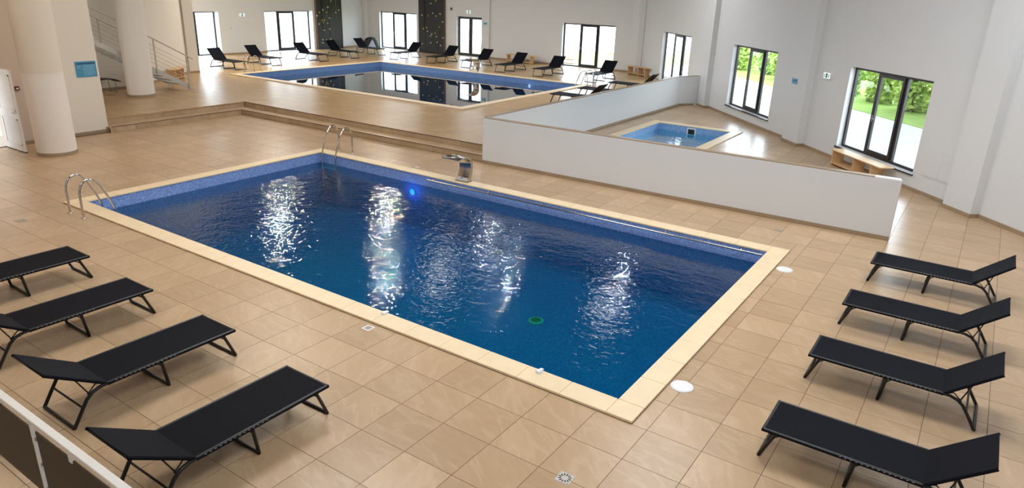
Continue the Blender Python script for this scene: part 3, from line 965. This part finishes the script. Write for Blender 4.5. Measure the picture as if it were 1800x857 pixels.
GL = 'loungers left of the near pool'
base = make_lounger(math.radians(32))
LEFT = [(-.19, -.63, 'black sun lounger nearest the white railing, lowest of the left row'),
        (-2.03, -.46, 'black sun lounger second from the camera in the left row'),
        (-3.90, -.42, 'black sun lounger third from the camera in the left row'),
        (-5.78, -.33, 'black sun lounger cut by the left edge, farthest of the left row')]
for k, (x, y, lb) in enumerate(LEFT):
    place(base, k == 0, lb, GL, x, y, 0, -PI / 2, 1.045)
GR = 'loungers right of the near pool'
base = make_lounger(math.radians(40))
RIGHT = [(4.10, 1.76, 'black sun lounger nearest the camera in the right row'),
         (4.12, 3.65, 'black sun lounger second from the camera in the right row'),
         (4.16, 5.52, 'black sun lounger third from the camera in the right row'),
         (4.22, 7.56, 'black sun lounger farthest of the right row, near the half wall end')]
for k, (x, y, lb) in enumerate(RIGHT):
    place(base, k == 0, lb, GR, x, y, 0, 0.0, .975)
GU = 'loungers round the big pool'
base = make_lounger(math.radians(44), .66, False)
UP = [(-24.25, 15.72, PI, 'dark lounger with raised back in front of the leftmost glass door by the pier'),
      (-24.68, 18.1, PI, 'dark lounger with raised back under the exit sign on the left far wall'),
      (-24.72, 21.2, PI, 'dark lounger with raised back in front of the left three-pane window'),
      (-25.0, 23.7, PI, 'dark lounger with raised back before the left climbing wall'),
      (-25.45, 26.3, PI, 'dark lounger with raised back beside the bag in the far corner'),
      (-23.3, 25.05, PI / 2, 'lounger standing in window glare between far corner window and second climbing wall'),
      (-20.5, 25.0, PI / 2, 'dark lounger with raised back just right of the second climbing wall'),
      (-18.0, 24.9, PI / 2, 'dark lounger behind the steel water spout of the big pool'),
      (-15.6, 24.65, PI / 2, 'dark lounger in front of the far wooden bench'),
      (-13.28, 24.6, PI / 2, 'dark lounger left of the big three-pane window by the tree'),
      (-10.42, 24.7, PI / 2, 'dark lounger with bluish seat behind the big pool ladder'),
      (-8.45, 22.9, 0.0, 'lounger half hidden by the half wall near the corner bench'),
      (-8.40, 18.1, 0.0, 'dark lounger with raised back nearest the half wall, right of the big pool')]
for k, (x, y, rz, lb) in enumerate(UP):
    place(base, k == 0, lb, GU, x, y, Z, rz, 1.06)
flat = make_lounger(math.radians(2), .62, False)
place(flat, True, 'dark lounger folded flat beside the big pool ladder', GU, -8.45, 20.3, Z, 0.0, 1.06)

# ------------------------------------------------------------------ benches
def make_bench(L):
    b = thing('bench', None, None)
    h, d = .43, .40
    MB().box(-L / 2, L / 2, -d / 2, d / 2, h - .028, h).build('seat_board', MT_PLY, b, bevel=.004)
    for x in (-L / 2 + .12, -.02, L / 2 - .38):
        MB().box(x - .014, x + .014, -d / 2 + .02, d / 2 - .02, 0, h - .028).build('upright', MT_PLY, b)
    MB().box(-L / 2 + .134, L / 2 - .394, -d / 2 + .02, d / 2 - .02, .05, .075).build('bottom_shelf', MT_PLY, b)
    return b
def bench(x, y, z, rz, L, label):
    b = make_bench(L)
    b.location = (x, y, z)
    b.rotation_euler = (0, 0, rz)
    tag(b, label, 'bench', 'pale wooden benches')
p = rwp(19.75, .31)
bench(p.x, p.y, 0, math.atan2(RWD.y, RWD.x), 2.2, 'pale wooden bench under the large right window')
bench(-9.95, 29.2, Z, math.radians(-22), 1.75, 'pale wooden bench in the corner left of the narrow window')
bench(-17.55, 29.6, Z, 0.0, 2.1, 'pale wooden bench behind a lounger on the far back wall')
bench(-23.25, 11.95, Z, math.radians(126), 1.3, 'pale wooden bench seen behind the foot of the steel stairs')

# ------------------------------------------------------------------ ladders
def ladder(x, y, z, rz, label, drop=1.05, sc=1.0):
    """feet at y = 0, the pool lies towards +y"""
    t = thing('pool_ladder', label, 'ladder', (x, y, z), rz, 'steel pool ladders')
    path = [(0, 0), (0, .46), (.015, .56), (.07, .665), (.16, .72), (.26, .71), (.34, .64), (.41, .54), (.55, .20), (.595, .06), (.615, -.06), (.62, -.25), (.62, -drop)]
    for sx in (-.26, .26):
        MB().tube([(sx, a, b) for a, b in path], .0215, 10).build('rail', MT_STEEL, t)
        MB().lathe([(.05, 0), (.05, .012), (.026, .02)], 16, sx, 0).build('foot_flange', MT_STEEL, t)
    for k in range(3):
        zz = -.34 - .27 * k
        if zz < -drop: break
        MB().box(-.25, .25, .58, .66, zz - .012, zz + .012).build('tread', MT_WHITE if k == 0 else MT_STEEL, t)
    return t
ladder(-8.72, .99, 0, 0.0, 'steel pool ladder at the near left corner of the front pool')
ladder(-9.02, 8.13, 0, PI, 'steel pool ladder at the far left corner of the front pool')
ladder(-9.50, 22.95, Z, PI / 2, 'steel ladder at the right corner of the big deck pool')
ladder(-23.45, 15.6, Z, -PI / 2, 'thin steel ladder at the left corner of the big deck pool')

# ------------------------------------------------------------------ water spouts
def spout(x, y, z, rz, label, sc=1.0):
    """base at the origin, water falls towards -y"""
    t = thing('water_spout', label, 'water spout', (x, y, z), rz, scale=sc)
    cl = [(0.0, 0.0, .17), (.04, .10, .17), (.085, .22, .17), (.105, .34, .172), (.085, .45, .18), (.015, .545, .195), (-.11, .605, .215), (-.28, .625, .24), (-.47, .615, .262)]
    th = [.05, .05, .045, .04, .036, .03, .024, .02, .016]
    vs, fs = [], []
    for i, (yy, zz, w) in enumerate(cl):
        a = cl[max(0, i - 1)]; b = cl[min(len(cl) - 1, i + 1)]
        t2 = Vector((b[0] - a[0], b[1] - a[1])).normalized()
        n2 = Vector((-t2.y, t2.x)) * th[i]
        for sy_, sx in ((1, -1), (1, 1), (-1, 1), (-1, -1)):
            vs.append((sx * w, yy + n2.x * sy_, zz + n2.y * sy_))
    m = len(cl)
    for i in range(m - 1):
        for k in range(4):
            fs.append((i * 4 + k, i * 4 + (k + 1) % 4, i * 4 + 4 + (k + 1) % 4, i * 4 + 4 + k))
    fs += [(3, 2, 1, 0), tuple(4 * (m - 1) + k for k in range(4))]
    MB().add(vs, fs, True).build('curved_body', MT_STEEL, t, bevel=.004)
    for sx in (-.08, .08):
        MB().box(sx - .018, sx + .018, -.46, -.13, .63, .645).build('top_rib', MT_STEEL, t)
    MB().box(-.19, .19, -.10, .10, -.001, .012).build('base_plate', MT_STEEL, t)
    MB().box(-.165, .165, -.066, -.052, .02, .105).build('front_plate', MT_WHITE, t)
    MB().lathe([(.013, .0), (.013, .012)], 10).build('screw', MT_DARK, t, (0, -.062, .09)).rotation_euler = (PI / 2, 0, 0)
    return t
spout(-4.64, 7.76, .034, 0.0, 'curved polished steel water spout on the far rim of the front pool')
spout(-16.55, 23.85, Z, 0.0, 'small steel water spout on the far rim of the big deck pool', 1.05)

# ------------------------------------------------------------------ wall handrail in the near pool
t = thing('grab_rail', 'long steel grab rail along the far inner wall of the front pool', 'rail', (0, 7.6, -.05))
MB().tube([(-5.55, -.09, 0), (2.44, -.09, 0)], .018, 8).build('bar', MT_STEEL, t)
for x in (-5.4, -3.75, -2.3, -.86, .56, 2.05):
    MB().tube([(x, -.005, .03), (x, -.06, .028), (x, -.09, 0)], .011, 6).build('bracket', MT_STEEL, t)

# ------------------------------------------------------------------ small pool fittings and floor covers
def pool_inlet(x, y, label):
    t = thing('pool_inlet', label, 'nozzle', (x, y, .034))
    MB().lathe([(.045, -.002), (.045, .018), (.03, .028)], 16).build('cap', MT_WHITE, t)
    MB().box(-.02, .02, .0, .07, .0, .02).build('lip', MT_WHITE, t)
pool_inlet(-1.09, 1.47, 'small white nozzle on the near coping, left of the pool drain')
pool_inlet(1.48, 1.46, 'small white nozzle on the near coping close to the front corner')
def lid(x, y, label):
    t = thing('access_cover', label, 'cover', (x, y, 0.0))
    MB().lathe([(.135, .0), (.135, .006), (.128, .010)], 32).build('ring', MT_WHITE, t)
    MB().lathe([(.118, .010), (.116, .0135)], 32).build('cover', MT_WHITE, t)
lid(2.975, 2.26, 'round white skimmer cover beside the near right corner of the coping')
lid(2.975, 6.92, 'round white skimmer cover beside the far right corner of the coping')
t = thing('floor_drain', 'square metal floor drain with slotted rosette in the foreground', 'drain', (2.69, .01, 0), .03)
MB().box(-.075, .075, -.075, .075, 0, .003).build('plate', MT_GALV, t)
for k in range(12):
    a = 2 * PI * k / 12
    MB().box(-.014, .014, -.006, .006, .003, .0042).build('slot', MT_DARK, t, (.05 * math.cos(a), .05 * math.sin(a), 0)).rotation_euler = (0, 0, a)
MB().box(.055, .065, -.066, -.056, .003, .0042).build('screw', MT_DARK, t)
def cover(x, y, r, mat, label, nm='floor_cover', inner=None):
    t = thing(nm, label, 'cover', (x, y, 0))
    MB().box(-r[0], r[0], -r[1], r[1], 0, .004).build('plate', mat, t)
    MB().box(-r[0] * .65, r[0] * .65, -r[1] * .65, r[1] * .65, .004, .006).build('inset', inner or mat, t)
cover(-1.0, 1.07, (.065, .065), MT_WHITE, 'small square white cover beside the front coping', inner=MT_PLATE)
cover(2.32, 9.03, (.07, .06), MT_PLATE, 'small grey floor cover in front of the half wall')
cover(-9.18, .21, (.09, .08), MT_PLATE, 'small grey floor cover left of the near ladder')
cover(-6.44, 8.14, (.07, .03), MT_WHITE, 'tiny white cover on tiles beyond the far coping')
t = thing('main_drain', 'round green and white drain ring on the bottom of the front pool', 'drain', (-.73, 4.95, -1.35))
MB().lathe([(.145, .0), (.145, .03), (.10, .035)], 32).build('ring', simple('pale_green_ring', (.75, .95, .62, 1), .5), t)
MB().lathe([(.095, .035), (.08, .04)], 24).build('grate', simple('moss_grate', (.35, .33, .06, 1), .6), t)
def pool_light(x, y, z, label, col, st):
    t = thing('pool_light', label, 'light', (x, y, z))
    a = MB().lathe([(.10, .0), (.10, .02), (.075, .03)], 20).build('ring', MT_WHITE, t)
    b = MB().lathe([(.065, .03), (.05, .04)], 16).build('lens', mat_emit('pool_light_lens', col, st), t)
    for o in (a, b):
        o.rotation_euler = (PI / 2, 0, 0)
    ld = bpy.data.lights.new('glow', 'POINT')
    ld.energy, ld.color, ld.shadow_soft_size = st * .55, col[:3], .05
    lo = bpy.data.objects.new('glow', ld)
    COL.objects.link(lo)
    lo.parent = t
    lo.location = (0, -.14, 0)
pool_light(-6.10, 7.6, -.47, 'glowing blue underwater light on the far wall of the front pool', (.03, .16, 1.0, 1), 7)
pool_light(-12.99, 23.45, .0, 'glowing pinkish underwater light in the big deck pool', (1.0, .55, .9, 1), 4)
t = thing('skimmer_mouth', 'square white skimmer mouth in the far wall of the small pool', 'skimmer', (-3.14, 18.70, -.14))
mb = MB()
mb.box(-.16, .16, -.02, .0, .07, .11).box(-.16, .16, -.02, .0, -.14, -.10).box(-.16, -.12, -.02, .0, -.10, .07).box(.12, .16, -.02, .0, -.10, .07)
mb.build('frame', MT_WHITE, t)
MB().box(-.12, .12, -.008, -.002, -.10, .07).build('opening', MT_DARK, t)
t = wall_item(m_right, 22.2 + .3, .82, 'wall_hatch', 'white access hatch low on the right wall beside the large window', 'hatch')
MB().box(-.52, .52, .001, .012, -.36, .36).build('frame', MT_WALL, t)
MB().box(-.48, -.01, .012, .02, -.32, .32).build('leaf', MT_WALL, t)
MB().box(.0, .48, .012, .018, -.32, .32).build('leaf', MT_WALL, t)

# ------------------------------------------------------------------ staircase
MT_GREYT = simple('pale_tread_grating', (.55, .52, .46, 1), .7)
t = thing('staircase', 'galvanised steel staircase with horizontal rails behind the cream columns', 'staircase', (0, 0, 0))
bz = lambda y: .35 + (10.51 - y) * .545
for x in (-20.03, -21.25):
    MB().xprism([(10.56, .335), (10.56, .46), (10.48, .54), (5.2, bz(5.2) + .19), (5.2, bz(5.2)), (10.51, .335)], x - .008, x + .008).build('stringer', MT_GALV, t)
for k in range(16):
    y = 10.43 - .312 * k
    MB().box(-21.24, -20.04, y - .27, y + .03, .57 + .17 * k - .035, .57 + .17 * k).build('tread', MT_GREYT, t)
for x, nm in ((-19.99, 1), (-21.29, 0)):
    for k, y in enumerate((10.46, 9.28, 8.10, 6.92, 5.74) if nm else (8.10, 5.74), 0 if nm else 1):
        MB().box(x - .02, x + .02, y - .02, y + .02, bz(y) - .005 if k else .335, bz(y) + 1.22).build('post', MT_GALV, t)
    MB().tube([(x, 10.72 if nm else 9.0, bz(10.72 if nm else 9.0) + 1.23), (x, 5.2, bz(5.2) + 1.23)], .024, 8).build('handrail', MT_GALV, t)
    for j in range(5 if nm else 0):
        MB().tube([(x, 10.46, bz(10.46) + .34 + .155 * j), (x, 5.2, bz(5.2) + .34 + .155 * j)], .0095, 6).build('rail', MT_GALV, t)
tb = thing('folded_table', 'low dark table with a curved top stored under the staircase', 'table', (-21.25, 7.9, Z), .1)
mb = MB()
prof = [(-.55, .38), (-.35, .47), (0, .50), (.35, .46), (.55, .36)]
vs = [(x, y, z + dz) for dz in (0, .025) for x in (-.25, .25) for y, z in prof]
fs = [(i, i + 1, i + 6, i + 5) for i in range(4)] + [(10 + i, 15 + i, 16 + i, 11 + i) for i in range(4)] + [(i, 10 + i, 11 + i, i + 1) for i in range(4)] + [(5 + i, 6 + i, 16 + i, 15 + i) for i in range(4)] + [(0, 5, 15, 10), (4, 14, 19, 9)]
mb.add(vs, fs, True).build('curved_top', MT_DARK, tb)
for y in (-.35, .35):
    MB().tube([(-.2, y, .46), (-.2, y, .012), (.2, y, .012), (.2, y, .46)], .012, 6).build('leg', MT_GREY, tb)

# bag in the far corner
t = thing('bag', 'dark rounded bag with a pale blue front panel leaning in the far corner', 'bag', (-29.45, 29.4, Z), math.radians(45), scale=.95)
vs, fs = [], []
NB = 20
for k, (rx, ry, zz) in enumerate([(.50, .24, .0), (.54, .27, .10), (.52, .26, .35), (.44, .22, .58), (.28, .15, .70), (.08, .05, .74)]):
    vs += [(rx * math.cos(2 * PI * i / NB), ry * math.sin(2 * PI * i / NB), zz) for i in range(NB)]
for k in range(5):
    fs += [(k * NB + i, k * NB + (i + 1) % NB, (k + 1) * NB + (i + 1) % NB, (k + 1) * NB + i) for i in range(NB)]
fs += [tuple(range(NB))[::-1], tuple(5 * NB + i for i in range(NB))]
MB().add(vs, fs, True).build('body', MT_DARK, t)
MB().add([(-.22, -.285, .10), (.34, -.285, .06), (.10, -.25, .62), (-.22, -.265, .10), (.34, -.265, .06), (.10, -.23, .62)],
         [(0, 1, 2), (5, 4, 3), (0, 3, 4, 1), (1, 4, 5, 2), (2, 5, 3, 0)]).build('front_panel', MT_BAGB, t)

# ------------------------------------------------------------------ white railing with dark panels, lower left
t = thing('railing', 'white railing with dark brown infill panels in the lower left corner', 'railing', (0, -3.09, 0))
MB().box(-3.6, 2.6, -.03, .03, 1.065, 1.10).build('handrail', MT_WPAINT, t, bevel=.006)
for k, x in enumerate((-2.90, -.41, 2.08)):
    MB().box(x - .018, x + .018, -.018, .018, 0, 1.065).build('post', MT_WPAINT, t)
    for z in (.42, .66, .90):
        for sx in (-1, 1):
            MB().box(x + sx * .03 - .012, x + sx * .03 + .012, -.012, .024, z - .012, z + .012).build('clamp', MT_GREY, t)
for x0, x1 in ((-2.86, -.45), (-.37, 2.04)):
    MB().box(x0, x1, -.006, .006, .33, .975).build('panel', MT_DPANEL, t)
for x in (-1.66, -1.035, .21, .835, 1.46):
    MB().box(x - .022, x + .022, -.016, .016, .955, 1.065).box(x - .014, x + .014, .008, .016, .925, .955).build('bracket', MT_WPAINT, t)

# ------------------------------------------------------------------ outdoors
gr = [(-31.3, -20), (-80, -20), (-80, 90), (80, 90), (80, -20), (13.4, -20), (13.4, 5.2)]
a, b = rwp(33.6, -.26), rwp(-.4, -.26)
gr += [(a.x, a.y), (b.x, 30.45), (-31.3, 30.45)]
tag(MB().prism(gr, -.3, .01).build('ground', MT_PAVE), kind='structure')
q = [rwp(-18, -6.4), rwp(36, -6.4), rwp(36, -26), rwp(-18, -26)]
tag(MB().prism([(v.x, v.y) for v in q], -.02, .03).build('lawn', MT_GRASS), kind='structure')
tag(MB().prism([(-28, 33.5), (-12.0, 33.5), (-11.6, 44), (-28, 44)], -.02, .04).build('lawn', MT_GRASS), kind='structure')
def bush(x, y, z, rx, ry, h, n, label, mat, group, name='bush', leaf=.16, trunk=None, cat='bush'):
    t = thing(name, label, cat, (x, y, z), 0, group)
    rnd = random.Random(int(x * 100 + y * 37))
    mb = MB()
    lumps = [(rnd.uniform(-.5, .5) * rx, rnd.uniform(-.5, .5) * ry, h * rnd.uniform(.08, .78), rnd.uniform(.38, .55)) for _ in range(14)] + [(0, 0, h * .45, .8)]
    z00 = trunk or 0.0
    for k in range(n):
        lx, ly, lz, ls = rnd.choice(lumps)
        v = Vector((rnd.gauss(0, 1), rnd.gauss(0, 1), rnd.gauss(0, 1))).normalized() * rnd.uniform(.75, 1.0)
        c = Vector((lx + v.x * rx * ls, ly + v.y * ry * ls, max(.05, lz + v.z * h * .5 * ls) + z00))
        u = Vector((rnd.gauss(0, 1), rnd.gauss(0, 1), rnd.gauss(0, .6))).normalized()
        w = u.cross(Vector((rnd.gauss(0, 1), rnd.gauss(0, 1), rnd.gauss(0, 1)))).normalized()
        s_ = leaf * rnd.uniform(.7, 1.3)
        mb.add([c - u * s_, c - w * s_ * .45, c + u * s_, c + w * s_ * .45], [(0, 1, 2, 3)])
    o = mb.build('foliage', mat, t)
    o['kind'] = 'stuff'
    MB().tube([(0, 0, -.05), (.03, .02, h * .3 + z00), (0, .05, h * .6 + z00)], [.07, .05, .025], 6).build('trunk', MT_BARK, t)
G = 'bushes beyond the right-hand windows'
for k in range(12):
    p = rwp(-11.0 + 2.6 * k, -8.6 - .7 * (k % 2))
    bush(p.x, p.y, .03, 1.15, 1.1, 2.9 + .3 * (k % 3), 2600, 'leafy green bush on the bank beyond the right-hand windows', MT_LEAF if k % 3 else MT_LEAF2, G, leaf=.15)
G2 = 'taller shrubs behind the bushes'
for k in range(8):
    p = rwp(-11.0 + 4.4 * k, -14.2)
    bush(p.x, p.y, .03, 1.7, 1.5, 4.6, 1800, 'tall green shrub farther back beyond the right-hand windows', MT_LEAF2 if k % 2 else MT_LEAF, G2, leaf=.22)
bush(-13.9, 36.5, 0, 1.0, 1.0, 2.9, 1300, 'slender leafy tree outside the back window on the right', MT_LEAF2, None, 'tree', .10, .3, 'tree')
bush(-15.3, 38.5, 0, 1.0, .9, 1.4, 500, 'low pale shrub outside the back window, left of the slender tree', MT_LEAF, None, 'bush', .12)
t = thing('fence', 'thin paling fence on the lawn outside the double glass door', 'fence', (0, 35.5, 0))
for k in range(26):
    x = -27.2 + .30 * k
    MB().box(x - .02, x + .02, -.012, .012, .0, 1.55).build('paling', MT_GREY, t)
for z in (.35, 1.3):
    MB().box(-27.3, -19.6, .012, .03, z, z + .04).build('rail', MT_GREY, t)
t = thing('crate', 'pale wooden crate on the ground outside the right back window', 'crate', (-16.6, 33.2, -.03), .1)
for k in range(3):
    MB().box(-.55, .55, -.4, .4, .02 + k * .22, .21 + k * .22).build('slat_band', MT_WARMWOOD, t)
MB().box(-.58, .58, -.43, .43, .66, .70).build('lid', MT_WARMWOOD, t)

# ------------------------------------------------------------------ ceiling lamps and added lamps
def lamp(x, y, z, r, watts, col, label, group):
    t = thing('ceiling_or_added_lamp', label, 'lamp', (x, y, z), 0, group)
    MB().lathe([(.05, .32), (r * .55, .26), (r + .03, .03), (r + .03, .0)], 24).build('shade', MT_GREY, t)
    MB().tube([(0, 0, .3), (0, 0, HT - z)], .012, 6).build('rod', MT_GREY, t)
    ld = bpy.data.lights.new('bulb', 'AREA')
    ld.shape, ld.size, ld.energy, ld.color = 'DISK', 2 * r, watts, col
    lo = bpy.data.objects.new('bulb', ld)
    COL.objects.link(lo)
    lo.parent = t
    lo.location = (0, 0, -.004)
for a in LAMPS:
    lamp(*a, 'grey pendant lamp or added reflection disc over the raised deck', 'pendant lamps over the deck')
for a in FILL_LAMPS:
    lamp(*a, 'broad fill lamp added above the lower floor, out of view', 'added fill lamps over the lower floor')
def portal(m, h):
    ld = bpy.data.lights.new('daylight_portal', 'AREA')
    ld.shape, ld.size, ld.size_y = 'RECTANGLE', h[1] - h[0], h[3] - h[2]
    ld.cycles.is_portal = True
    lo = bpy.data.objects.new('daylight_portal', ld)
    COL.objects.link(lo)
    c = m @ Vector(((h[0] + h[1]) / 2, (h[2] + h[3]) / 2, .5))
    inw = (m @ Vector((0, 0, -1)) - m @ Vector((0, 0, 0)))
    lo.matrix_world = Matrix.Translation(c) @ inw.to_track_quat('-Z', 'Y').to_matrix().to_4x4()
